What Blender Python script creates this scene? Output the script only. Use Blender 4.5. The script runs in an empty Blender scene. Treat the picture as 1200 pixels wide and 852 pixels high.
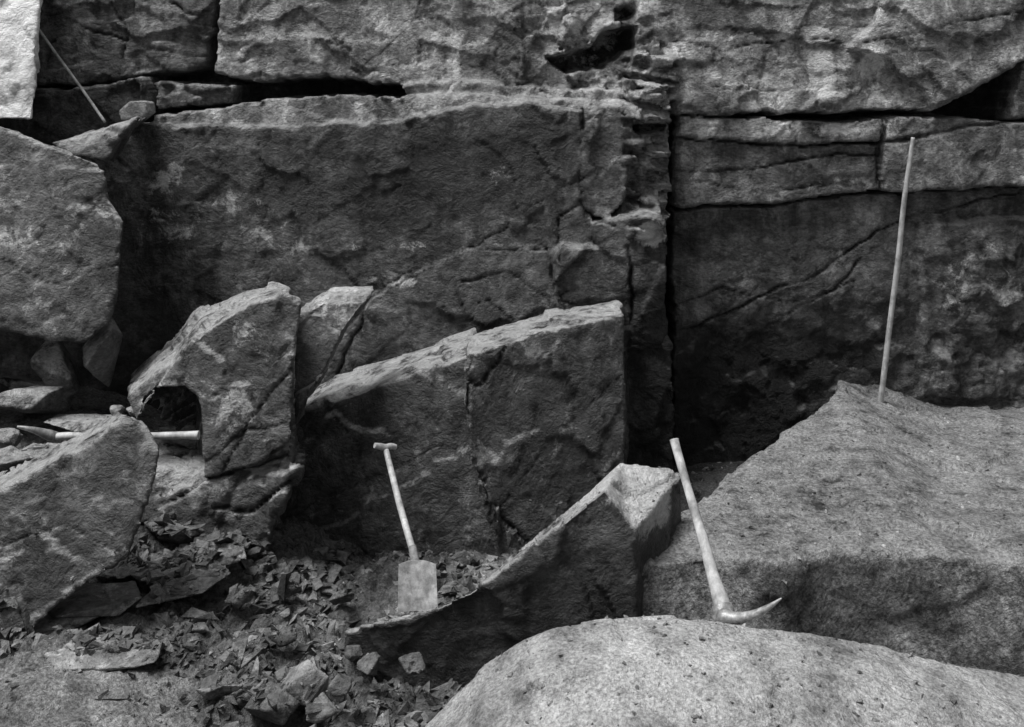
import bpy, bmesh, math, random
import numpy as np
from mathutils import Vector
from mathutils.bvhtree import BVHTree
random.seed(7); rng=np.random.default_rng(7)
F=1200.0; HR=130.0; CZ=3.0
scene=bpy.context.scene

def S(u,v,y):
    """surveyed point: photo bearing (u,v) measured at world depth y -> world xyz"""
    return ((u-600)/F*y, y, CZ-(v-HR)/F*y)

# ---------------------------------------------------------------- noise
def h3(i,j,k,seed):
    h=(i.astype(np.int64)*73856093)^(j.astype(np.int64)*19349663)^(k.astype(np.int64)*83492791)^(seed*265443576)
    h&=0xffffffff
    h=((h^(h>>15))*2246822519)&0xffffffff
    h^=h>>13
    h=(h*3266489917)&0xffffffff
    h^=h>>16
    return h/4294967296.0
def vn(P,seed=0):
    f=np.floor(P); t=P-f; t=t*t*t*(t*(t*6-15)+10); i=f.astype(np.int64)
    r=0
    for a in (0,1):
        wa=t[:,0] if a else 1-t[:,0]
        for b in (0,1):
            wb=t[:,1] if b else 1-t[:,1]
            for c in (0,1):
                wc=t[:,2] if c else 1-t[:,2]
                r=r+wa*wb*wc*h3(i[:,0]+a,i[:,1]+b,i[:,2]+c,seed)
    return r*2-1
def fbm(P,s,o=4,seed=0,g=0.5):
    r=np.zeros(len(P)); a=1.0; n=0
    for k in range(o):
        r+=a*vn(P*s+k*17.3,seed+k*13); n+=a; a*=g; s*=2.03
    return r/n
def rfb(P,s,o=3,seed=0,g=0.5):
    r=np.zeros(len(P)); a=1.0; n=0
    for k in range(o):
        r+=a*(1-2*np.abs(vn(P*s+k*11.7,seed+k*7))); n+=a; a*=g; s*=2.07
    return r/n-.45
def facet(P,s,seed=0,jump=0.4):
    Q=P*s; f=np.floor(Q).astype(np.int64)
    bd=np.full(len(P),1e9); out=np.zeros(len(P))
    for a in (-1,0,1):
        for b in (-1,0,1):
            for c in (-1,0,1):
                i=f[:,0]+a;j=f[:,1]+b;k=f[:,2]+c
                cx=i+h3(i,j,k,seed+1);cy=j+h3(i,j,k,seed+2);cz=k+h3(i,j,k,seed+3)
                dx=Q[:,0]-cx;dy=Q[:,1]-cy;dz=Q[:,2]-cz
                d=dx*dx+dy*dy+dz*dz
                m=d<bd
                val=(dx*(h3(i,j,k,seed+4)-.5)+dy*(h3(i,j,k,seed+5)-.5)+dz*(h3(i,j,k,seed+6)-.5))*2+(h3(i,j,k,seed+7)-.5)*jump
                out=np.where(m,val,out); bd=np.where(m,d,bd)
    return out
def ss(x,a,b):
    t=np.clip((x-a)/(b-a),0,1); return t*t*(3-2*t)
def sdf(X,Y,poly):
    n=len(poly); d=np.full(X.shape,1e9); s=np.ones(X.shape)
    for i in range(n):
        ax,ay=poly[i]; bx,by=poly[i-1]
        ex=bx-ax;ey=by-ay; wx=X-ax;wy=Y-ay
        t=np.clip((wx*ex+wy*ey)/(ex*ex+ey*ey+1e-12),0,1)
        d=np.minimum(d,(wx-ex*t)**2+(wy-ey*t)**2)
        c1=Y>=ay;c2=Y<by;c3=ex*wy>ey*wx
        flip=(c1&c2&c3)|(~c1&~c2&~c3)
        s=np.where(flip,-s,s)
    return s*np.sqrt(d)
def linedist(X,Z,pts):
    d=np.full(X.shape,1e9)
    for (ax,ay),(bx,by) in zip(pts[:-1],pts[1:]):
        ex=bx-ax;ey=by-ay; wx=X-ax;wy=Z-ay
        t=np.clip((wx*ex+wy*ey)/(ex*ex+ey*ey+1e-12),0,1)
        d=np.minimum(d,(wx-ex*t)**2+(wy-ey*t)**2)
    return np.sqrt(d)

# ---------------------------------------------------------------- materials
def N(nt,t,**k):
    n=nt.nodes.new(t)
    for a,b in k.items():
        if a in n.inputs.keys(): n.inputs[a].default_value=b
        else: setattr(n,a,b)
    return n
def math_(nt,op,a,b=None,c=None,clamp=False):
    n=nt.nodes.new('ShaderNodeMath'); n.operation=op; n.use_clamp=clamp
    for i,x in enumerate((a,b,c)):
        if x is None: continue
        if isinstance(x,(int,float)): n.inputs[i].default_value=x
        else: nt.links.new(x,n.inputs[i])
    return n.outputs[0]
def mr(nt,x,a,b,c=0.,d=1.):
    n=nt.nodes.new('ShaderNodeMapRange'); nt.links.new(x,n.inputs[0])
    for i,q in enumerate((a,b,c,d)): n.inputs[i+1].default_value=q
    return n.outputs[0]
def lerp(nt,f,a,b):
    n=nt.nodes.new('ShaderNodeMix'); n.data_type='FLOAT'
    for i,x in ((0,f),(2,a),(3,b)):
        if isinstance(x,(int,float)): n.inputs[i].default_value=x
        else: nt.links.new(x,n.inputs[i])
    return n.outputs[0]
def noise(nt,vec,scale,detail=8,rough=.6,dist=0.):
    n=nt.nodes.new('ShaderNodeTexNoise'); nt.links.new(vec,n.inputs['Vector'])
    n.inputs['Scale'].default_value=scale;n.inputs['Detail'].default_value=detail
    n.inputs['Roughness'].default_value=rough;n.inputs['Distortion'].default_value=dist
    return n.outputs[0]
def rock_material(name,lo,hi,dust_lift=.4,dust_lift_col=.38,patch=.5,bump=1.0,streak=.0,rough=.7,grain=.22,dthr=(.36,.52),gs=(26,34,56),fine=.016,ridge=.2,spec=.35):
    m=bpy.data.materials.new(name); m.use_nodes=True; nt=m.node_tree
    bs=nt.nodes['Principled BSDF']; L=nt.links.new
    tc=nt.nodes.new('ShaderNodeTexCoord').outputs['Object']
    B=noise(nt,tc,7,5,.7,.2); D=noise(nt,tc,3.6,8,.75,.4)
    mpc=nt.nodes.new('ShaderNodeMapping'); L(tc,mpc.inputs[0]); mpc.inputs['Rotation'].default_value=(.25,.5,.3); mpc.inputs['Scale'].default_value=gs
    C=noise(nt,mpc.outputs[0],1,4,.75)
    s=math_(nt,'ADD',math_(nt,'MULTIPLY',D,.35),math_(nt,'ADD',math_(nt,'MULTIPLY',B,.45),math_(nt,'MULTIPLY',C,.20)))
    s=mr(nt,s,.41,.59)
    col=lerp(nt,s,lo,hi)
    pf=math_(nt,'MULTIPLY',mr(nt,D,.55,.61),patch)
    col=lerp(nt,pf,col,min(.5,hi*1.9))
    E=noise(nt,tc,1.7,6,.68,.3)
    col=math_(nt,'MULTIPLY',col,mr(nt,E,.38,.55,.4,1.2))
    if streak>0:
        mp=nt.nodes.new('ShaderNodeMapping'); L(tc,mp.inputs[0]); mp.inputs['Scale'].default_value=(5,5,.5)
        st=noise(nt,mp.outputs[0],1.0,5,.6,.5)
        col=math_(nt,'MULTIPLY',col,mr(nt,st,.38,.58,1-streak,1.2))
    at=N(nt,'ShaderNodeAttribute',attribute_name='tone')
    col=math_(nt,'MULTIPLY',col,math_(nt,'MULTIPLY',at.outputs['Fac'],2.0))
    # upward faces lightened: some dust, plus painted-in brightness of lit tops
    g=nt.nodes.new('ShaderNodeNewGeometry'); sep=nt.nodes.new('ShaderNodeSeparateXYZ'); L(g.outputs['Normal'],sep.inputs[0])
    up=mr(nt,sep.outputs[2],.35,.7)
    du=math_(nt,'MULTIPLY',math_(nt,'MULTIPLY',up,mr(nt,B,dthr[0],dthr[1])),dust_lift)
    col=lerp(nt,du,col,dust_lift_col)
    a2=N(nt,'ShaderNodeAttribute',attribute_name='stain')
    sf=math_(nt,'ADD',a2.outputs['Fac'],math_(nt,'MULTIPLY',math_(nt,'SUBTRACT',D,.5),4.0))
    sf=math_(nt,'MULTIPLY',mr(nt,sf,.45,.8),mr(nt,a2.outputs['Fac'],.02,.25))
    col=lerp(nt,math_(nt,'MULTIPLY',sf,.85),col,.65)
    a3=N(nt,'ShaderNodeAttribute',attribute_name='crack')
    col=math_(nt,'MULTIPLY',col,mr(nt,a3.outputs['Fac'],0,1,1,.12))
    col=math_(nt,'MULTIPLY',col,mr(nt,C,.36,.64,1-grain,1+grain))
    col=math_(nt,'MINIMUM',col,.88)
    cc=nt.nodes.new('ShaderNodeCombineColor')
    for i in range(3): L(col,cc.inputs[i])
    L(cc.outputs[0],bs.inputs['Base Color'])
    bs.inputs['Roughness'].default_value=rough
    bs.inputs['Specular IOR Level'].default_value=spec
    H1=noise(nt,tc,5,8,.68,.3)
    h=math_(nt,'ADD',math_(nt,'MULTIPLY',math_(nt,'ABSOLUTE',math_(nt,'SUBTRACT',H1,.5)),-ridge),math_(nt,'MULTIPLY',C,fine))
    h=math_(nt,'MULTIPLY',h,bump)
    bp=nt.nodes.new('ShaderNodeBump'); bp.inputs['Strength'].default_value=1; bp.inputs['Distance'].default_value=1
    L(h,bp.inputs['Height']); L(bp.outputs[0],bs.inputs['Normal'])
    return m
M_wall=rock_material('quarry_face_granite',.04,.20,dust_lift=.6,dust_lift_col=.42,patch=.5,streak=.4,bump=.9,rough=.55,spec=.45)
M_block=rock_material('block_granite',.022,.12,dust_lift=.95,dust_lift_col=.47,patch=.5,bump=1.0,rough=.52,spec=.5)
M_light=rock_material('pale_granite',.16,.34,dust_lift=.7,dust_lift_col=.5,patch=.4)
M_white=rock_material('fresh_cut_granite',.84,.88,dust_lift=.3,dust_lift_col=.88,patch=.0,bump=.6,grain=.08)
M_dome=rock_material('weathered_granite',.19,.40,dust_lift=.6,dust_lift_col=.42,patch=.4,bump=1.0,grain=.38,gs=(60,60,60),fine=.011,ridge=.11,dthr=(.34,.62),rough=.85)
M_floor=rock_material('ledge_earth',.045,.17,dust_lift=.9,dust_lift_col=.29,patch=.3,bump=.85,dthr=(.34,.62),grain=.5,gs=(50,50,50),fine=.02,ridge=.18,rough=.9)
M_soil=rock_material('gritty_soil',.04,.17,dust_lift=.4,dust_lift_col=.24,patch=.4,bump=1,rough=.95,grain=.45,gs=(50,50,50))
M_rub=rock_material('broken_stone',.045,.2,dust_lift=.3,dust_lift_col=.26,patch=.3,bump=.5)

def simple(name,lo,hi,scale=(30,30,3),metal=0,rough=.6):
    m=bpy.data.materials.new(name); m.use_nodes=True; nt=m.node_tree
    bs=nt.nodes['Principled BSDF']
    tc=nt.nodes.new('ShaderNodeTexCoord').outputs['Object']
    mp=nt.nodes.new('ShaderNodeMapping'); nt.links.new(tc,mp.inputs[0]); mp.inputs['Scale'].default_value=scale
    n=noise(nt,mp.outputs[0],1,5,.7); n2=noise(nt,tc,9,5,.7)
    c=lerp(nt,mr(nt,n,.35,.65),lo,hi)
    c=math_(nt,'MULTIPLY',c,mr(nt,n2,.38,.56,.6,1.1))
    cc=nt.nodes.new('ShaderNodeCombineColor')
    for i in range(3): nt.links.new(c,cc.inputs[i])
    nt.links.new(cc.outputs[0],bs.inputs['Base Color'])
    bs.inputs['Metallic'].default_value=metal; bs.inputs['Roughness'].default_value=rough
    bp=nt.nodes.new('ShaderNodeBump'); bp.inputs['Strength'].default_value=.5; bp.inputs['Distance'].default_value=.004
    nt.links.new(n,bp.inputs['Height']); nt.links.new(bp.outputs[0],bs.inputs['Normal'])
    return m
M_wood=simple('worn_ash_wood',.28,.5)
M_wood2=simple('weathered_pole_wood',.24,.46)
M_steel=simple('rusty_steel',.13,.34,(22,22,22),.0,.6)
M_steel2=simple('worn_steel',.16,.38,(40,40,40),.3,.5)

# ---------------------------------------------------------------- mesh helpers
BV=[]; BF=[]; BO=0
def register(V,Fc):
    global BO
    BV.append(V); BF.append((np.asarray(Fc)+BO)); BO+=len(V)
def newobj(name,me,mat,parent=None):
    ob=bpy.data.objects.new(name,me); scene.collection.objects.link(ob)
    if mat: me.materials.append(mat)
    if parent: ob.parent=parent
    return ob
def attrs(me,tone,stain,crack):
    for n,a in (('tone',tone),('stain',stain),('crack',crack)):
        at=me.attributes.new(n,'FLOAT','POINT'); at.data.foreach_set('value',np.asarray(a,dtype=np.float32))
def getco(me):
    a=np.empty(len(me.vertices)*3,dtype=np.float64); me.vertices.foreach_get('co',a); return a.reshape(-1,3)
def getno(me):
    a=np.empty(len(me.vertices)*3,dtype=np.float32)
    me.vertex_normals.foreach_get('vector',a); return a.reshape(-1,3).astype(float)
def loft(name,rings,mat,voxel=.022,amp=1.,cracks=(),tone=.5,stain=0.,stains=(),fac=.05,seed=None,hull=False,reg=True,low=1.):
    bm=bmesh.new()
    if hull:
        for p in rings: bm.verts.new(p)
        r=bmesh.ops.convex_hull(bm,input=bm.verts)
        bmesh.ops.delete(bm,geom=[g for g in r['geom_interior'] if isinstance(g,bmesh.types.BMVert)],context='VERTS')
    else:
        vr=[[bm.verts.new(p) for p in r] for r in rings]; n=len(rings[0])
        for a,b in zip(vr[:-1],vr[1:]):
            for i in range(n):
                bm.faces.new((a[i],a[(i+1)%n],b[(i+1)%n],b[i]))
        bm.faces.new(vr[0]); bm.faces.new(vr[-1][::-1])
        bmesh.ops.triangulate(bm,faces=bm.faces[:],ngon_method='EAR_CLIP')
    bmesh.ops.recalc_face_normals(bm,faces=bm.faces[:])
    me=bpy.data.meshes.new(name+'_src'); bm.to_mesh(me); bm.free()
    ob=bpy.data.objects.new('tmp',me); scene.collection.objects.link(ob)
    md=ob.modifiers.new('r','REMESH'); md.mode='VOXEL'; md.voxel_size=voxel; md.use_smooth_shade=True
    dg=bpy.context.evaluated_depsgraph_get()
    m2=bpy.data.meshes.new_from_object(ob.evaluated_get(dg)); m2.name=name
    bpy.data.objects.remove(ob); bpy.data.meshes.remove(me)
    V=getco(m2); Nn=getno(m2)
    sd=int(seed if seed is not None else rng.integers(1,9999))
    off=np.array([sd%37,sd%11,sd%23])*1.37
    P=V+off
    d=.015*low*fbm(P,1.6,3,sd)+.010*rfb(P,4.5,4,sd+5)+.005*fbm(P,24,2,sd+9)
    d=d*amp+fac*amp*.9*facet(P+.12*np.stack([fbm(P,3,3,sd+1),fbm(P,3,3,sd+2),fbm(P,3,3,sd+3)],1),2.1,sd,.4)
    d+=fac*amp*.3*facet(P+.06*np.stack([fbm(P,7,3,sd+1),fbm(P,7,3,sd+2),fbm(P,7,3,sd+3)],1),6,sd+3,.5)
    ck=np.zeros(len(V))
    wob=.02*fbm(P,7,3,77)
    for pts,y,w,dep in cracks:
        q=[(S(u,v,y)[0],S(u,v,y)[2]) for u,v in pts]
        ld=linedist(V[:,0]+wob,V[:,2]-wob,q)
        e=np.exp(-(ld/w)**2)*(np.abs(Nn[:,1])>.3)
        d-=dep*e; ck=np.maximum(ck,e)
    V2=V+Nn*d[:,None]
    m2.vertices.foreach_set('co',V2.ravel()); m2.update()
    st=np.full(len(V),stain)
    for cx,cy,cz,r,a in stains:
        dd=np.sqrt((V[:,0]-cx)**2+(V[:,1]-cy)**2+(V[:,2]-cz)**2)
        st=np.maximum(st,a*(1-ss(dd,r*.4,r)))
    tn=np.full(len(V),tone)*(1+.3*fbm(P,1.5,3,sd+40))
    attrs(m2,tn,st,ck)
    m2.polygons.foreach_set('use_smooth',[True]*len(m2.polygons))
    if reg:
        m2.calc_loop_triangles()
        t=np.empty(len(m2.loop_triangles)*3,dtype=np.int32); m2.loop_triangles.foreach_get('vertices',t)
        register(V2,t.reshape(-1,3))
    return newobj(name,m2,mat)
def prism(name,front,back,mat,**k):
    """front: list of (u,v,y) surveyed corners, back: world offset vector"""
    A=[S(*p) for p in front]; B=[tuple(a+b for a,b in zip(p,back)) for p in A]
    return loft(name,[A,B],mat,**k)
def gridmesh(name,V,nx,ny,mat,tone,stain,crack):
    i=np.arange(nx-1);j=np.arange(ny-1);I,J=np.meshgrid(i,j)
    a=(J*nx+I).ravel(); q=np.stack([a,a+1,a+1+nx,a+nx],1).astype(np.int32)
    me=bpy.data.meshes.new(name)
    me.vertices.add(len(V)); me.vertices.foreach_set('co',V.ravel().astype(np.float32))
    me.loops.add(q.size); me.loops.foreach_set('vertex_index',q.ravel())
    me.polygons.add(len(q)); me.polygons.foreach_set('loop_start',np.arange(0,q.size,4,dtype=np.int32))
    try: me.polygons.foreach_set('loop_total',np.full(len(q),4,dtype=np.int32))
    except Exception: pass
    me.polygons.foreach_set('use_smooth',[True]*len(q))
    me.update(calc_edges=True); me.validate()
    attrs(me,tone,stain,crack)
    register(V,np.concatenate([q[:,[0,1,2]],q[:,[0,2,3]]]))
    return newobj(name,me,mat)

# ---------------------------------------------------------------- quarry wall
def build_wall():
    xs=np.arange(-7.5,7.5,.016); zs=np.arange(-.6,5.2,.016); nx=len(xs)
    X,Z=np.meshgrid(xs,zs); X=X.ravel();Z=Z.ravel()
    P=np.stack([X,np.zeros_like(X),Z],1)
    wx=.09*fbm(P,2.0,6,3,.6)+.012*fbm(P,14,2,5); wz=.07*fbm(P,2.0,6,31,.6)+.012*fbm(P,14,2,35)
    Xw=X+wx; Zw=Z+wz
    Y=np.full(X.shape,8.8); tone=np.full(X.shape,.25)
    blocks=[
     ([(-900,-400),(62,-400),(60,98),(-900,98)],8.25,0,.05,.6,.02),
     ([(60,-400),(235,-400),(252,30),(240,78),(165,94),(60,98)],8.34,.05,.05,.6,.03),
     ([(238,-400),(640,-400),(622,104),(480,100),(372,92),(300,92),(250,84),(256,40)],8.22,.0,.12,1.25,.015),
     ([(614,-400),(762,-400),(752,40),(735,112),(640,112),(618,104)],8.25,.0,.1,1.1,.05),
     ([(752,-400),(1500,-400),(1500,60),(1195,68),(1160,95),(1120,118),(1085,136),(1000,134),(860,138),(785,139),(735,114),(748,50)],8.16,.0,.12,1.15,.02),
     ([(1060,-400),(1500,-400),(1500,60),(1195,68),(1160,92),(1120,114),(1090,126),(1040,70),(990,50),(1030,20)],8.11,.03,.12,1.25,.015),
     ([(1198,66),(1500,60),(1500,138),(1192,138)],8.1,0,0,.8,.03),
     ([(-900,98),(60,100),(70,170),(-900,180)],8.05,0,0,.5,.04),
     ([(60,100),(165,92),(172,132),(120,160),(60,170)],8.08,0,0,.6,.05),
     ([(178,96),(282,95),(275,118),(178,128)],8.15,0,0,.8,.02),
     ([(470,98),(560,99),(640,104),(735,108),(735,130),(640,128),(480,116)],8.1,0,.1,1.,.04),
     ([(178,131),(290,118),(392,110),(470,112),(640,118),(740,122),(740,160),(178,165)],7.95,0,.2,1.1,.02),
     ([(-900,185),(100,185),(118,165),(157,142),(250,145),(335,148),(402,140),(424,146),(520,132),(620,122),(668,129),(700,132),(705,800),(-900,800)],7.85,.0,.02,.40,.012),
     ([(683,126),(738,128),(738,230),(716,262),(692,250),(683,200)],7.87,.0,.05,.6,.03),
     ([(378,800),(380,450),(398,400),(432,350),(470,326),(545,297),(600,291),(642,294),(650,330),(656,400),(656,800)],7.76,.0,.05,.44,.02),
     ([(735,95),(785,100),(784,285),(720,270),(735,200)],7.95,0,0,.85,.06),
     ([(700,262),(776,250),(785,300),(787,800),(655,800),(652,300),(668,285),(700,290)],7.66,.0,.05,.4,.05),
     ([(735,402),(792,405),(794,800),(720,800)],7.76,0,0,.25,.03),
     ([(789,138),(1037,143),(1032,168),(930,172),(789,164)],8.1,0,.05,.95,.02),
     ([(1037,140),(1500,137),(1500,224),(1095,226),(1032,222)],8.08,0,.05,1.0,.02),
     ([(789,163),(930,171),(1032,168),(1030,222),(900,238),(789,246)],8.13,0,.05,.7,.02),
     ([(789,247),(900,239),(1032,223),(1500,225),(1500,800),(789,800)],8.17,0,.04,.5,.015),
     ([(1080,260),(1500,255),(1500,480),(1085,470)],8.13,0,.04,.56,.04),
     ([(640,74),(690,62),(705,40),(742,36),(742,60),(705,84),(665,90)],8.6,0,0,.3,.05),
     ([(716,14),(728,9),(742,15),(736,24),(720,26)],8.4,0,0,.3,.03),
     ([(735,150),(775,148),(772,158),(738,160)],8.25,0,0,.3,.03),
     ([(240,12),(254,6),(256,44),(244,40)],8.4,0,0,.4,.03),
    ]
    R1=fbm(P,1.1,3,41)
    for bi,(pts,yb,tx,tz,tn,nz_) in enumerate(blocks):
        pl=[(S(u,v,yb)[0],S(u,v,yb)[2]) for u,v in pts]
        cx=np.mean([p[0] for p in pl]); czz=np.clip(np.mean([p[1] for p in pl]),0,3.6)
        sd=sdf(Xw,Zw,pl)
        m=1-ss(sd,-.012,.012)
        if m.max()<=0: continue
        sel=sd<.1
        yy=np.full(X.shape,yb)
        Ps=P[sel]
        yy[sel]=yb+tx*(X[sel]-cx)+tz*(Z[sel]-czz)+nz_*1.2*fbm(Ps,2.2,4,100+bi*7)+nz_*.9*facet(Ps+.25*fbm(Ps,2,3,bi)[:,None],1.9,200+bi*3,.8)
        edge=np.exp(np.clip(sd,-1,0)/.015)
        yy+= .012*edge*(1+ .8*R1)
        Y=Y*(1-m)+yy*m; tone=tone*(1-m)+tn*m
    fz=(1-ss(np.abs(X-1.10),.15,.27))*ss(Z,1.9,2.2)*(1-ss(Z,3.3,3.8))
    c=facet(np.stack([X*1.0,X*0,Z*3.2+.3*X],1)+.05*fbm(P,6,3,8)[:,None],5.0,9,1.6)
    Y+=fz*.12*c
    fz2=np.exp(-((X-.55)/.45)**2-((Z-3.5)/.35)**2)
    Y+=fz2*.10*facet(P+.06*fbm(P,6,3,8)[:,None],5,19,1.4)
    Y+=.007*rfb(P,4,4,61)+.004*fbm(P,24,3,71)
    Pf=P+.15*np.stack([fbm(P,3,4,503),X*0,fbm(P,3,4,504)],1)
    Y+=.014*facet(Pf*np.array([1,1,1.5])+.3*Z[:,None]*np.array([1,0,0]),2.4,81,.8)
    up=ss(Z,2.9,3.1)*(1-fz); Y+=up*.020*facet(Pf*np.array([1,1,2.6])+.35*X[:,None]*np.array([0,0,1]),2.0,301,1.5)
    Y+=.10*(1-ss(Z+.15*fbm(P,1.5,3,7),1.1,1.7))*ss(X,1.3,1.6)
    Pd=P+.12*np.stack([fbm(P,5,4,501),X*0,fbm(P,5,4,502)],1)
    rr=ss(X,2.8,3.6)*(1-ss(Z,1.9,2.4)); Y+=rr*(.022*facet(Pd,4,91,1.0)+.03*rfb(P,7,4,92))
    rr=(1-ss(Z,1.2,1.9))*ss(X,1.2,1.5); Y+=rr*(.05*fbm(P,5,5,93)+.015*facet(Pd,6,94,1.))
    ck=np.zeros(X.shape)
    cr=[([(787,163),(930,171),(1032,168),(1200,140)],8.1,.014,.06),([(787,205),(860,200),(960,183),(1030,180)],8.1,.010,.04),
        ([(787,246),(850,240),(900,238),(1010,226),(1100,224),(1300,220)],8.1,.012,.05),([(787,214),(900,222),(1000,210)],8.1,.008,.02),
        ([(808,388),(860,368),(905,345),(960,318),(1030,272),(1075,252),(1200,230)],8.17,.010,.04),
        ([(880,400),(930,365),(990,325),(1010,300)],8.2,.009,.03),([(790,360),(850,340),(930,355),(1000,330)],8.17,.008,.02),
        ([(787,137),(900,134),(1000,134),(1085,136)],8.1,.010,.04),([(1037,138),(1033,222)],8.0,.006,.02),
        ([(760,55),(800,45),(850,60),(930,40),(1010,48),(1200,10)],8.15,.008,.02),([(850,30),(880,40),(960,25),(1060,30)],8.15,.007,.015),
        ([(935,135),(925,150),(935,170)],8.05,.009,.04),([(830,100),(900,108),(1000,95)],8.15,.008,.02),
        ([(786,110),(785,200),(787,300),(788,410)],7.95,.016,.10),
        ([(400,95),(450,60),(490,20),(500,-20)],8.2,.006,.012),([(480,60),(505,50),(530,75),(600,95)],8.18,.006,.012),([(300,0),(330,40),(420,60)],8.2,.006,.012),
        ([(400,440),(430,352),(470,326),(545,296),(642,293)],7.8,.010,.04),([(545,330),(600,320),(640,345),(660,370)],7.76,.008,.03),
        ([(520,360),(575,352),(610,380),(650,390)],7.76,.006,.015),([(430,350),(500,318),(560,290),(590,270),(620,240),(690,210)],7.85,.006,.015),
        ([(170,265),(182,330),(210,390),(215,460)],7.85,.006,.012),([(300,170),(310,250),(290,330)],7.85,.006,.01),
        ([(655,300),(660,250),(683,240),(684,130)],7.87,.008,.03),([(683,235),(700,255),(720,262)],7.87,.009,.04),
        ([(735,290),(742,340),(735,400),(790,404)],7.7,.012,.06),([(655,345),(700,335),(740,340)],7.66,.007,.015),
        ([(75,20),(120,35),(180,60),(240,65)],8.3,.009,.03),([(130,0),(150,40),(140,90)],8.3,.009,.03),([(200,0),(215,15),(240,18)],8.3,.01,.04)]
    for pts,y,w,dep in cr:
        q=[(S(u,v,y)[0],S(u,v,y)[2]) for u,v in pts]
        e=np.exp(-(linedist(X+wx*.7+.01*vn(P*12,3),Z+wz*.7+.01*vn(P*12,4),q)/(w*.85))**2)
        e*=.45+.55*ss(fbm(P,3,2,int(q[0][0]*100)%97),-.3,.2)
        Y+=dep*e; ck=np.maximum(ck,e)
    stain=np.zeros(X.shape)
    def spot(u,v,ru,rv,a,y=8.1):
        x0,_,z0=S(u,v,y); k=y/F
        d=np.sqrt(((X-x0)/(ru*k))**2+((Z-z0)/(rv*k))**2)
        np.maximum(stain,a*(1-ss(d,.25,1.)),out=stain)
    spot(690,35,70,60,.75);spot(655,20,35,50,.85);spot(760,110,40,70,.75);spot(705,110,50,30,.7)
    spot(962,90,30,48,1.05);spot(965,42,35,14,.9);spot(950,152,130,14,.7);spot(560,45,90,35,.45);spot(755,265,26,22,1.0)
    spot(990,215,80,12,.5);spot(440,50,50,50,.45);spot(400,290,260,14,.35,7.85);spot(300,25,90,20,.4);spot(240,250,150,60,.5,7.85)
    spot(345,40,100,12,.5);spot(460,330,55,14,.7,7.8);spot(595,210,50,20,.5,7.85);spot(850,70,60,50,.4);spot(1150,330,80,80,.42)
    spot(205,205,30,25,.65,7.85);spot(690,470,40,60,.2);spot(1100,60,80,40,.4);spot(760,200,25,80,.55)
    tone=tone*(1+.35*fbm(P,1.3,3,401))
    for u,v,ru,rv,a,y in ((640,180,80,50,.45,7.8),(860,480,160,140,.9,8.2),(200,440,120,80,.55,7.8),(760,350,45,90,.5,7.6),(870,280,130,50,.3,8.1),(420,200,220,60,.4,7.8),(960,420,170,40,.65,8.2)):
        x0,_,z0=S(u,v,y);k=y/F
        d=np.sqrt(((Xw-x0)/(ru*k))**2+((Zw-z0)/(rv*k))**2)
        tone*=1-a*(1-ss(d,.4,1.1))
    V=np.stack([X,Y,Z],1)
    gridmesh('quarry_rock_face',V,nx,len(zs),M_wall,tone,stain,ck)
build_wall()

# ---------------------------------------------------------------- ground
def gh(X,Y):
    z=.04+.27*ss(-X,.6,2.4)+.45*ss(-X,1.9,3.4)*ss(Y,5.8,7.0)
    z+=.12*ss(Y,7.0,8.1)*ss(X,.2,1.)
    z+=.16*ss(-X,.8,1.8)*ss(Y,5.6,6.4)
    z+=1.1*(1-ss(Y,.8,3.0))
    z+=5.2*ss(Y,9.2,9.5)
    return z
RP=[(-3.4,5.2),(-2.7,6.3),(-2.4,6.9),(-1.5,6.9),(.4,6.95),(.15,6.2),(-.1,5.6),(-.1,5.0),(-.1,4.4),(-1.2,4.4),(-1.6,5.05),(-2.6,5.1)]
def build_ground():
    xs=np.concatenate([np.linspace(-80,-5,26)[:-1],np.arange(-5,4.5,.018),np.linspace(4.5,80,26)])
    ys=np.concatenate([np.linspace(-60,0,14)[:-1],np.linspace(0,3.8,24)[:-1],np.arange(3.8,8.9,.018),np.linspace(8.9,10,22),np.linspace(12,120,20)])
    X,Y=np.meshgrid(xs,ys);X=X.ravel();Y=Y.ravel();P=np.stack([X,Y,X*0],1)
    rm=1-ss(sdf(X,Y,RP)+.15*fbm(P,3,3,5),-.1,.15)
    Z=gh(X,Y)+.04*fbm(P,1.5,3,11)+.02*fbm(P,7,4,12)+.008*facet(P,12,13,1.2)+rm*(.03*facet(P,9,14,1.5)+.02*facet(P,22,16,1.5)+.04*fbm(P,3,3,18))
    t=.5*(1+.3*fbm(P,1.2,3,15)); 
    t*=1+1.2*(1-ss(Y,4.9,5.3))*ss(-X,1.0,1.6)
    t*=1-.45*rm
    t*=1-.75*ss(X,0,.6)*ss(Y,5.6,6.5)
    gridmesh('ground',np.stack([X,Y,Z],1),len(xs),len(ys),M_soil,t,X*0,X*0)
build_ground()

# ---------------------------------------------------------------- blocks
prism('granite_block',[(-260,150,7.0),(0,150,7.0),(25,158,7.0),(90,182,6.97),(118,192,6.96),(128,235,6.93),(143,262,6.9),(141,330,6.85),(130,378,6.8),(100,402,6.76),(60,398,6.76),(0,388,6.76),(-260,388,6.76)],(-.45,.75,0),M_block,tone=.85,stain=.28,amp=.7,seed=133,
      cracks=[([(0,300),(60,330),(140,310)],6.85,.007,.012)])
prism('white_granite_block',[(-160,-140,7.85),(12,-140,7.85),(40,-60,7.7),(50,-5,7.55),(42,60,7.42),(44,100,7.34),(38,140,7.25),(-20,138,7.25),(-160,135,7.25)],(-.3,.6,0),M_white,amp=.7,tone=.62)
prism('ledge_slab',[(60,168,7.25),(110,152,7.3),(160,138,7.3),(150,150,7.25),(125,190,7.2),(80,182,7.2)],(-.1,.5,.0),M_block,amp=.5,tone=.8)
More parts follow.
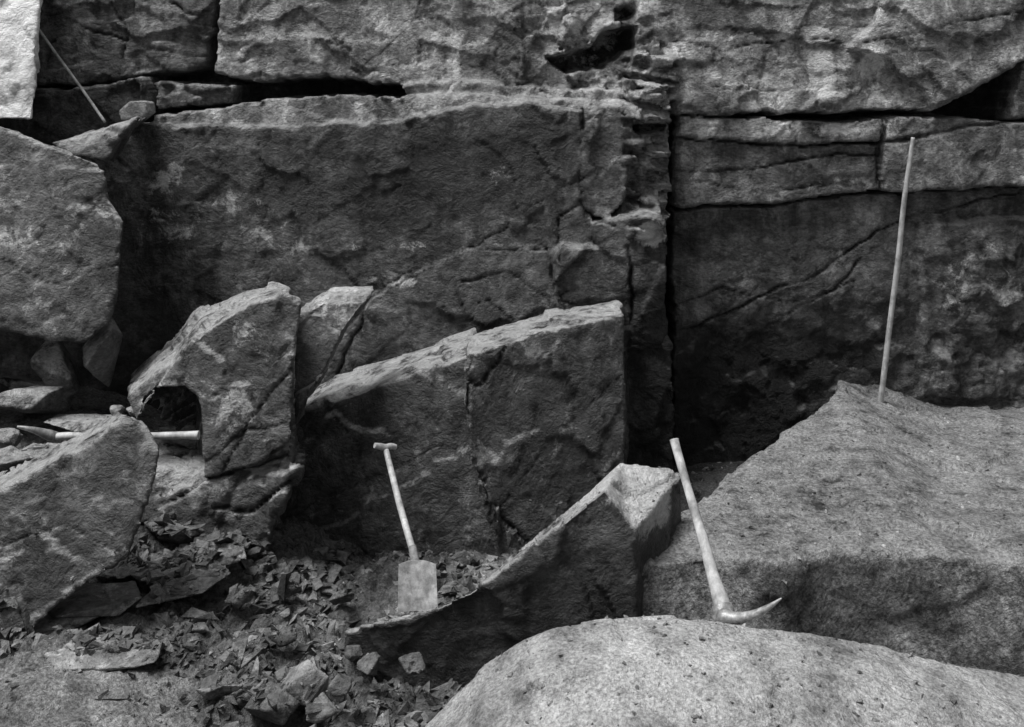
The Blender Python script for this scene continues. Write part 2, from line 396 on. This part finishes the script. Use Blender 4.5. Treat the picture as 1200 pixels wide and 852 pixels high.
prism('loose_stone',[(140,130,7.75),(152,120,7.75),(170,119,7.75),(172,132,7.75),(160,142,7.75),(142,140,7.75)],(0,.2,0),M_light,amp=.3,voxel=.012,tone=.8)
prism('arched_boulder',[(150,466,6.55),(180,440,6.55),(205,424,6.5),(240,386,6.45),(298,357,6.4),(335,346,6.4),(353,353,6.4),(350,385,6.35),(342,430,6.3),(343,480,6.3),(341,520,6.25),(300,545,6.25),(238,565,6.25),(238,505,6.3),(236,470,6.35),(215,453,6.4),(188,454,6.4),(168,472,6.4),(160,500,6.4)],(-.25,.7,-.03),M_block,tone=.76,stain=.24,amp=.8,voxel=.018,seed=72,
      cracks=[([(342,430),(300,480),(265,545)],6.35,.008,.02),([(240,540),(290,500),(340,490)],6.35,.007,.015)])
prism('granite_shard',[(345,372,6.75),(378,352,6.8),(430,353,6.85),(405,388,6.75),(388,420,6.7),(372,450,6.65),(343,470,6.6)],(.02,.3,.05),M_light,tone=.30,amp=.5,voxel=.016,stains=[(-1.2,6.9,1.75,.3,.5)])  # pale spot over the upper end of the shard
prism('granite_shard.001',[(343,462,6.55),(372,446,6.55),(352,480,6.5),(345,510,6.5)],(.0,.3,.0),M_block,amp=.5,voxel=.014)
prism('broken_boulder',[(150,540,6.4),(238,556,6.35),(300,540,6.3),(341,520,6.3),(346,560,6.25),(322,590,6.2),(312,640,6.2),(250,640,6.2),(180,620,6.2),(150,600,6.25)],(-.1,.8,0),M_block,tone=.7,stain=.15,seed=204,
      cracks=[([(190,590),(240,560),(345,530)],6.3,.010,.04),([(240,590),(290,600),(346,562)],6.25,.010,.04)],fac=.07)
prism('main_granite_block',[(318,560,6.95),(345,488,7.0),(372,472,7.02),(420,460,7.0),(480,440,6.98),(548,416,6.95),(553,440,6.93),(547,470,6.9),(554,540,6.85),(582,600,6.8),(590,720,6.75),(280,720,6.75)],(.02,.85,.0),M_block,tone=.5,stain=.14,amp=.6,low=.5,seed=311,
      cracks=[([(345,600),(430,560),(520,520)],6.9,.006,.01),([(372,475),(420,520),(440,600)],6.9,.006,.01)])
prism('main_granite_block.001',[(545,440,6.86),(548,416,6.91),(592,402,7.0),(640,388,7.05),(690,377,7.12),(732,368,7.2),(733,440,7.15),(731,530,7.1),(728,620,7.0),(620,720,6.8),(594,720,6.76),(580,600,6.76),(552,540,6.78),(545,480,6.83)],(.02,.7,.0),M_block,tone=.5,stain=.16,amp=.6,low=.5,seed=517,
      cracks=[([(545,443),(562,452),(585,424),(600,402)],6.9,.009,.03),([(575,600),(640,520),(730,450)],6.95,.006,.01),([(575,590),(590,610),(620,640)],6.8,.010,.04),([(546,440),(548,500),(556,545),(576,598)],6.85,.009,.04)])
Fr=[(405,740,5.28),(480,727,5.27),(545,702,5.26),(592,668,5.26),(640,630,5.26),(680,596,5.26),(708,574,5.26),(744,622,5.25),(745,720,5.28),(745,830,5.30),(530,824,5.32),(450,790,5.32),(404,765,5.30)]
Bk=[(405,738,5.62),(480,724,5.62),(548,698,5.62),(597,662,5.62),(645,622,5.65),(690,576,5.70),(728,541,5.75),(798,553,5.8),(800,640,5.8),(800,830,5.8),(530,822,5.7),(450,790,5.7),(404,765,5.65)]
loft('wedge_block',[[S(*p) for p in Fr],[S(*p) for p in Bk]],M_block,tone=.36,voxel=.016,amp=.5,stains=[(.62,5.55,1.02,.40,1.4)],seed=88)  # pale spot paints the brightness of the lit top facet into the colour
prism('foreground_block',[(-300,690,5.4),(-90,612,5.5),(0,574,5.5),(60,545,5.5),(110,516,5.5),(148,491,5.5),(170,502,5.5),(187,530,5.45),(181,562,5.4),(165,610,5.35),(150,652,5.3),(100,682,5.25),(40,735,5.2),(0,752,5.2),(-300,800,5.2)],(-.15,.28,-.02),M_block,tone=.48,stain=.12,amp=.6,voxel=.018,seed=44,
      cracks=[([(0,640),(80,610),(150,640)],5.4,.006,.01)])
top=[(.66,5.36,.62),(1.1,5.38,.66),(1.4,5.31,.66),(1.7,5.42,.66),(2.2,5.40,.67),(2.6,5.3,.66),(3.2,5.2,.64),(6,5.0,.64),(6.5,8.7,.62),(3.6,8.7,.62),(2.75,8.7,.80),(2.55,7.95,.85),(2.2,7.5,.80),(1.82,7.1,.72),(1.35,6.5,.67),(1.0,5.97,.66),(.72,5.6,.62)]
bot=[(x-(.10 if x<2.9 and y>5.5 else 0),y-(0 if y>5.5 else .10),-.15) for x,y,z in top]
loft('earth_ledge',[bot,top],M_floor,voxel=.024,amp=.8,fac=.045,tone=.75,seed=920)
prof=[(-.7,-.05),(-.42,.20),(-.27,.37),(-.12,.50),(.03,.59),(.18,.655),(.46,.71),(.75,.72),(1.0,.70),(1.6,.61),(2.3,.45),(3.2,.24),(4.5,.05),(4.5,-.5),(2,-.5),(-.7,-.5)]
rings=[]
for y,dz,sx in ((5.05,-.30,.9),(4.85,-.12,.96),(4.6,0,1),(4.25,-.0,1.0),(3.85,-.10,1.0),(3.4,-.32,1.0),(3.0,-.7,1.)):
    rings.append([(x*sx,y,max(z+dz,-.45) if z>-.5 else -.5) for x,z in prof])
loft('rock_mound',rings,M_dome,voxel=.02,amp=.8,fac=.025,tone=.55,seed=61)

def chunk(name,u,v,y,sx,sy,sz,mat=M_block,tone=.6,sd=1,stain=0.):
    r=np.random.default_rng(sd); c=S(u,v,y); pts=[]
    for i in range(11):
        d=r.normal(size=3); d/=np.linalg.norm(d)**.9
        pts.append((c[0]+d[0]*sx,c[1]+d[1]*sy,c[2]+d[2]*sz))
    return loft(name,pts,mat,voxel=max(.007,min(.018,min(sx,sz)*.1)),amp=.3,hull=True,tone=tone,seed=sd,stain=stain)
k=0
for (u,v,y,sx,sy,sz,m,t) in [(70,430,7.0,.19,.2,.24,M_block,.5),(122,415,7.0,.13,.2,.24,M_light,.3),(35,468,6.9,.4,.3,.12,M_block,.6),(12,545,5.95,.19,.2,.10,M_light,.4),
        (100,498,6.75,.32,.2,.08,M_block,.6),(135,483,6.5,.07,.05,.04,M_light,.7),(158,480,6.6,.07,.05,.05,M_light,.6),(20,440,7.3,.35,.2,.24,M_block,.25),(180,535,6.9,.3,.2,.12,M_block,.4),
        (5,515,6.5,.12,.1,.06,M_light,.4),(60,535,6.2,.35,.2,.08,M_block,.6)]:
    k+=1; chunk('rock_chunk' if k==1 else 'rock_chunk.%03d'%(k-1),u,v,y,sx,sy,sz,m,t,sd=50+k)
for (u,v,y,sx,sy,sz,t) in [(215,660,5.9,.3,.24,.04,.8),(200,685,5.7,.34,.25,.045,.7),(120,705,5.5,.34,.24,.045,.6),(60,742,5.25,.38,.24,.035,.7),(250,645,6.0,.24,.24,.035,.8),(190,612,6.2,.14,.14,.07,.5),(210,630,6.1,.14,.14,.05,.7),(100,765,5.1,.4,.24,.03,1.),(180,740,5.4,.24,.24,.035,.8),(150,655,5.9,.24,.24,.045,.5)]:
    k+=1; chunk('rock_chunk.%03d'%(k-1),u,v,y,sx,sy,sz,M_rub,t*.8,sd=50+k,stain=.15)
for (u,v,y,sx,sy,sz,t,m) in [(352,800,4.95,.15,.13,.10,.8,M_rub),(300,808,5.0,.13,.12,.09,.45,M_rub),(258,806,4.9,.13,.06,.06,1.0,M_rub),(320,830,4.8,.14,.12,.08,.35,M_rub),(375,827,4.8,.10,.1,.05,.45,M_rub),(435,778,5.1,.07,.07,.05,.25,M_rub),(415,765,5.2,.06,.06,.04,.3,M_rub),(485,777,5.1,.08,.07,.035,.35,M_rub),(400,803,4.9,.07,.07,.04,.3,M_rub),(540,685,6.3,.2,.12,.03,.7,M_rub),(580,670,6.5,.12,.12,.05,.4,M_rub),
        (260,660,6.0,.10,.09,.05,.4,M_rub),(300,650,6.3,.09,.08,.05,.6,M_rub),(340,690,5.9,.08,.07,.04,.4,M_rub),(280,700,5.7,.10,.07,.04,.5,M_rub),(400,700,6.0,.08,.07,.04,.35,M_rub),(440,735,5.7,.07,.06,.04,.5,M_rub),(230,740,5.4,.08,.07,.04,.7,M_rub),(330,745,5.4,.08,.06,.04,.3,M_rub)]:
    k+=1; chunk('rock_chunk.%03d'%(k-1),u,v,y,sx,sy,sz,m,t,sd=250+k)

# ---------------------------------------------------------------- rubble
tree=BVHTree.FromPolygons(np.concatenate(BV).tolist(),np.concatenate(BF).tolist(),all_triangles=True)
def shards(name,pts,mat,tones,smin,smax,powr=2.2,flat=(.10,.45),onground=True,asp=(.25,.85)):
    loc=[]
    for (x,y) in pts:
        if onground and (x+.53)**2+(y-5.68)**2<.2**2: continue
        h=tree.ray_cast(Vector((x,y,2.6 if y<7.4 else 1.8)),Vector((0,0,-1)))
        if h[0] is None or h[1].z<.35: continue
        g=float(gh(np.array([x]),np.array([y]))[0])
        if onground and h[0].z>g+.16: continue
        if not onground and h[0].z>1.0: continue
        loc.append((x,y,h[0].z))
    loc=np.array(loc);n=len(loc)
    s=smin+(smax-smin)*rng.random(n)**powr
    base=np.array([[-1,-1,-1],[1,-1,-1],[1,1,-1],[-1,1,-1],[-1,-1,1],[1,-1,1],[1,1,1],[-1,1,1]],float)
    B=base[None]+rng.uniform(-.75,.75,(n,8,3))*np.array([1,1,.7])
    B[:,4:,:2]*=rng.uniform(.5,1,(n,1,2))
    sc=np.stack([s,s*rng.uniform(asp[0],asp[1],n),s*rng.uniform(flat[0],flat[1],n)],1)
    B*=sc[:,None,:]
    a=rng.uniform(0,6.28,n);b=rng.normal(0,.55,n);c=rng.normal(0,.55,n)
    def rot(B,i,j,a):
        ca=np.cos(a)[:,None];sa=np.sin(a)[:,None]
        x=B[:,:,i]*ca-B[:,:,j]*sa;y=B[:,:,i]*sa+B[:,:,j]*ca
        B[:,:,i]=x;B[:,:,j]=y
    rot(B,0,2,b);rot(B,1,2,c);rot(B,0,1,a)
    B+=loc[:,None,:]; B[:,:,2]+=(s*.12)[:,None]
    V=B.reshape(-1,3)
    q=np.array([[0,3,2,1],[4,5,6,7],[0,1,5,4],[1,2,6,5],[2,3,7,6],[3,0,4,7]])
    Q=(q[None]+(np.arange(n)*8)[:,None,None]).reshape(-1,4).astype(np.int32)
    me=bpy.data.meshes.new(name);me.from_pydata(V.tolist(),[],Q.tolist());me.update()
    t=np.repeat(rng.uniform(tones[0],tones[1],n)**1.3,8)
    attrs(me,t,t*0,t*0)
    return newobj(name,me,mat)
X=rng.uniform(-3.6,.6,38000);Y=rng.uniform(4.3,7.0,38000)
Pn=np.stack([X,Y,X*0],1)
d=sdf(X,Y,RP)+.15*fbm(Pn,3,3,5)
keep=((d<0)&(fbm(Pn,2.2,3,8)>rng.uniform(-.5,.4,len(X))))|(rng.random(len(X))<.02)
shards('rubble_pile',np.stack([X,Y],1)[keep].tolist(),M_rub,(.1,.9),.004,.055,5.5)
X=rng.normal(0,1,1000)*.4-.95;Y=rng.normal(0,1,1000)*.4+5.1
shards('rubble_pile.001',np.stack([X,Y],1).tolist(),M_rub,(.1,.7),.006,.036,3.5,flat=(.15,.6))
X=rng.uniform(-3.5,4.5,16000);Y=rng.uniform(3.8,8.2,16000)
shards('loose_gravel',np.stack([X,Y],1).tolist(),M_rub,(.5,1.3),.002,.014,5.5,onground=False,flat=(.3,.7))

# ---------------------------------------------------------------- tools
def empty(name):
    e=bpy.data.objects.new(name,None);e.empty_display_size=.1;scene.collection.objects.link(e);return e
def catmull(pts,rad,n=10):
    P=[np.array(p,float) for p in pts];o=[];r=[]
    for i in range(len(P)-1):
        p0=P[max(i-1,0)];p1=P[i];p2=P[i+1];p3=P[min(i+2,len(P)-1)]
        for k in range(n):
            t=k/n
            o.append(.5*((2*p1)+(-p0+p2)*t+(2*p0-5*p1+4*p2-p3)*t*t+(-p0+3*p1-3*p2+p3)*t**3))
            q0=np.array(rad[i]);q1=np.array(rad[i+1]);r.append(q0+(q1-q0)*t)
    o.append(P[-1]);r.append(np.array(rad[-1]));return o,r
def tube(name,pts,rad,mat,parent=None,side=None,n=20,steps=8):
    rad=[(q,q) if isinstance(q,(int,float)) else q for q in rad]
    P,R=catmull(pts,rad,steps);bm=bmesh.new();rings=[]
    side=Vector(side if side else (0,1,0))
    for i,p in enumerate(P):
        t=Vector(P[min(i+1,len(P)-1)]-P[max(i-1,0)]).normalized()
        a=(side-t*side.dot(t)).normalized();b=t.cross(a)
        rings.append([bm.verts.new(Vector(p)+a*math.cos(k*2*math.pi/n)*R[i][0]+b*math.sin(k*2*math.pi/n)*R[i][1]) for k in range(n)])
    for r0,r1 in zip(rings[:-1],rings[1:]):
        for k in range(n): bm.faces.new((r0[k],r0[(k+1)%n],r1[(k+1)%n],r1[k]))
    bm.faces.new(rings[0]);bm.faces.new(rings[-1][::-1])
    bmesh.ops.recalc_face_normals(bm,faces=bm.faces[:])
    me=bpy.data.meshes.new(name);bm.to_mesh(me);bm.free()
    for p in me.polygons: p.use_smooth=len(p.vertices)==4
    return newobj(name,me,mat,parent)

e=empty('shovel')
tube('shaft',[S(487,662,5.83),S(485,650,5.86),S(477,622,5.96),S(468,590,6.10),S(460,558,6.25),S(452,526,6.42)],[.021,.021,.020,.020,.019,.018],M_wood,e)
tube('handle',[S(439,522,6.38),S(445,523,6.40),S(452,524.5,6.42),S(458,523,6.44),S(464,524,6.46)],[(.016,.013),(.020,.018),(.022,.022),(.020,.018),(.016,.013)],M_wood,e,side=(0,0,1))
tube('socket',[S(487.5,680,5.78),S(487,662,5.83),S(485,650,5.86),S(483,640,5.89)],[(.012,.03),(.026,.026),(.025,.025),(.023,.023)],M_steel,e)
bm=bmesh.new();g=[]
nu,nv=13,13
for layer in (0,1):
    L=[]
    for j in range(nv):
        row=[]
        for i in range(nu):
            a=i/(nu-1)*2-1;b=j/(nv-1)
            w=.112*(1-.06*(1-b))
            cx,cy,cz=S(489.5,659,5.81); ex,ey,ez=S(490,716,5.68)
            x=cx+(ex-cx)*b+a*w; y=cy+(ey-cy)*b-.03*a*a*(1-.3*b)+layer*.005
            z=cz+(ez-cz)*b+(.012*(1-b)*(1-a*a))
            row.append(bm.verts.new((x,y,z)))
        L.append(row)
    g.append(L)
for L in g:
    for j in range(nv-1):
        for i in range(nu-1): bm.faces.new((L[j][i],L[j][i+1],L[j+1][i+1],L[j+1][i]))
A,B=g
for i in range(nu-1):
    bm.faces.new((A[0][i],A[0][i+1],B[0][i+1],B[0][i]));bm.faces.new((A[-1][i],A[-1][i+1],B[-1][i+1],B[-1][i]))
for j in range(nv-1):
    bm.faces.new((A[j][0],A[j+1][0],B[j+1][0],B[j][0]));bm.faces.new((A[j][-1],A[j+1][-1],B[j+1][-1],B[j][-1]))
bmesh.ops.recalc_face_normals(bm,faces=bm.faces[:])
me=bpy.data.meshes.new('blade');bm.to_mesh(me);bm.free();newobj('blade',me,M_steel,e)

e=empty('pickaxe')
tube('handle',[S(790,515,5.26),S(794,530,5.22),S(806,572,5.11),S(822,625,4.98),S(836,676,4.86),S(845,705,4.79),S(850,727,4.74)],[(.017,.024),(.018,.022),(.017,.021),(.018,.024),(.021,.030),(.028,.040),(.024,.034)],M_wood,e)
tube('head',[S(836,727,4.74),S(843,724,4.74),S(850,722,4.72),S(862,724,4.69),S(880,721,4.65),S(900,712,4.62),S(916,701,4.60)],[(.016,.012),(.040,.030),(.044,.034),(.028,.024),(.021,.018),(.014,.013),(.003,.003)],M_steel2,e,side=(0,1,0))
tube('collar',[S(846,709,4.78),S(848,717,4.76),S(850,729,4.73)],[(.036,.048),(.042,.052),(.038,.046)],M_steel2,e)
e=empty('pickaxe.001')
tube('handle',[S(60,512,6.0),S(80,511,6.0),S(120,512,6.0),S(175,511,6.0),S(215,510,6.0),S(233,510,6.0)],[(.026,.02),(.028,.022),(.021,.019),(.021,.020),(.023,.022),(.026,.026)],M_wood,e)
tube('head',[S(20,500,5.9),S(40,504,5.93),S(58,510,5.98),S(72,514,6.05),S(88,520,6.15)],[(.006,.006),(.018,.018),(.035,.03),(.03,.026),(.008,.008)],M_steel2,e)
tube('wooden_pole',[S(1030,487,7.9),S(1037,430,7.9),S(1044,370,7.9),S(1053,300,7.9),S(1059,240,7.9),S(1066,190,7.9),S(1070,161,7.9)],[.020,.022,.020,.021,.019,.018,.014],M_wood2)
tube('iron_bar',[S(123,143,7.75),S(95,103,7.85),S(68,66,7.95),S(43,31,8.08)],[.011,.011,.011,.010],M_wood2)

# ---------------------------------------------------------------- light, world, camera
el,az=math.radians(66),math.radians(-108)   # azimuth measured from +Y toward +X
w=bpy.data.worlds.new('World');scene.world=w;w.use_nodes=True;nt=w.node_tree
sky=nt.nodes.new('ShaderNodeTexSky');sky.sky_type='NISHITA';sky.sun_disc=False;sky.sun_elevation=el;sky.sun_rotation=az;sky.dust_density=3
bw=nt.nodes.new('ShaderNodeRGBToBW');nt.links.new(sky.outputs[0],bw.inputs[0])
bg=nt.nodes['Background'];nt.links.new(bw.outputs[0],bg.inputs['Color']);bg.inputs['Strength'].default_value=.12
sd=bpy.data.lights.new('sun','SUN');sd.energy=4.6;sd.angle=math.radians(26);so=bpy.data.objects.new('sun',sd);scene.collection.objects.link(so)
dirv=Vector((math.sin(az)*math.cos(el),math.cos(az)*math.cos(el),math.sin(el)))
so.rotation_euler=dirv.to_track_quat('Z','Y').to_euler()
cam=bpy.data.cameras.new('camera');co=bpy.data.objects.new('camera',cam);scene.collection.objects.link(co)
co.location=(0,0,CZ);co.rotation_euler=(math.radians(90),0,0);cam.lens=36;cam.sensor_width=36;cam.shift_y=-(426-HR)/F;cam.clip_end=500
scene.camera=co
scene.view_settings.view_transform='Standard';scene.view_settings.look='None';scene.view_settings.exposure=0
print('verts',BO)
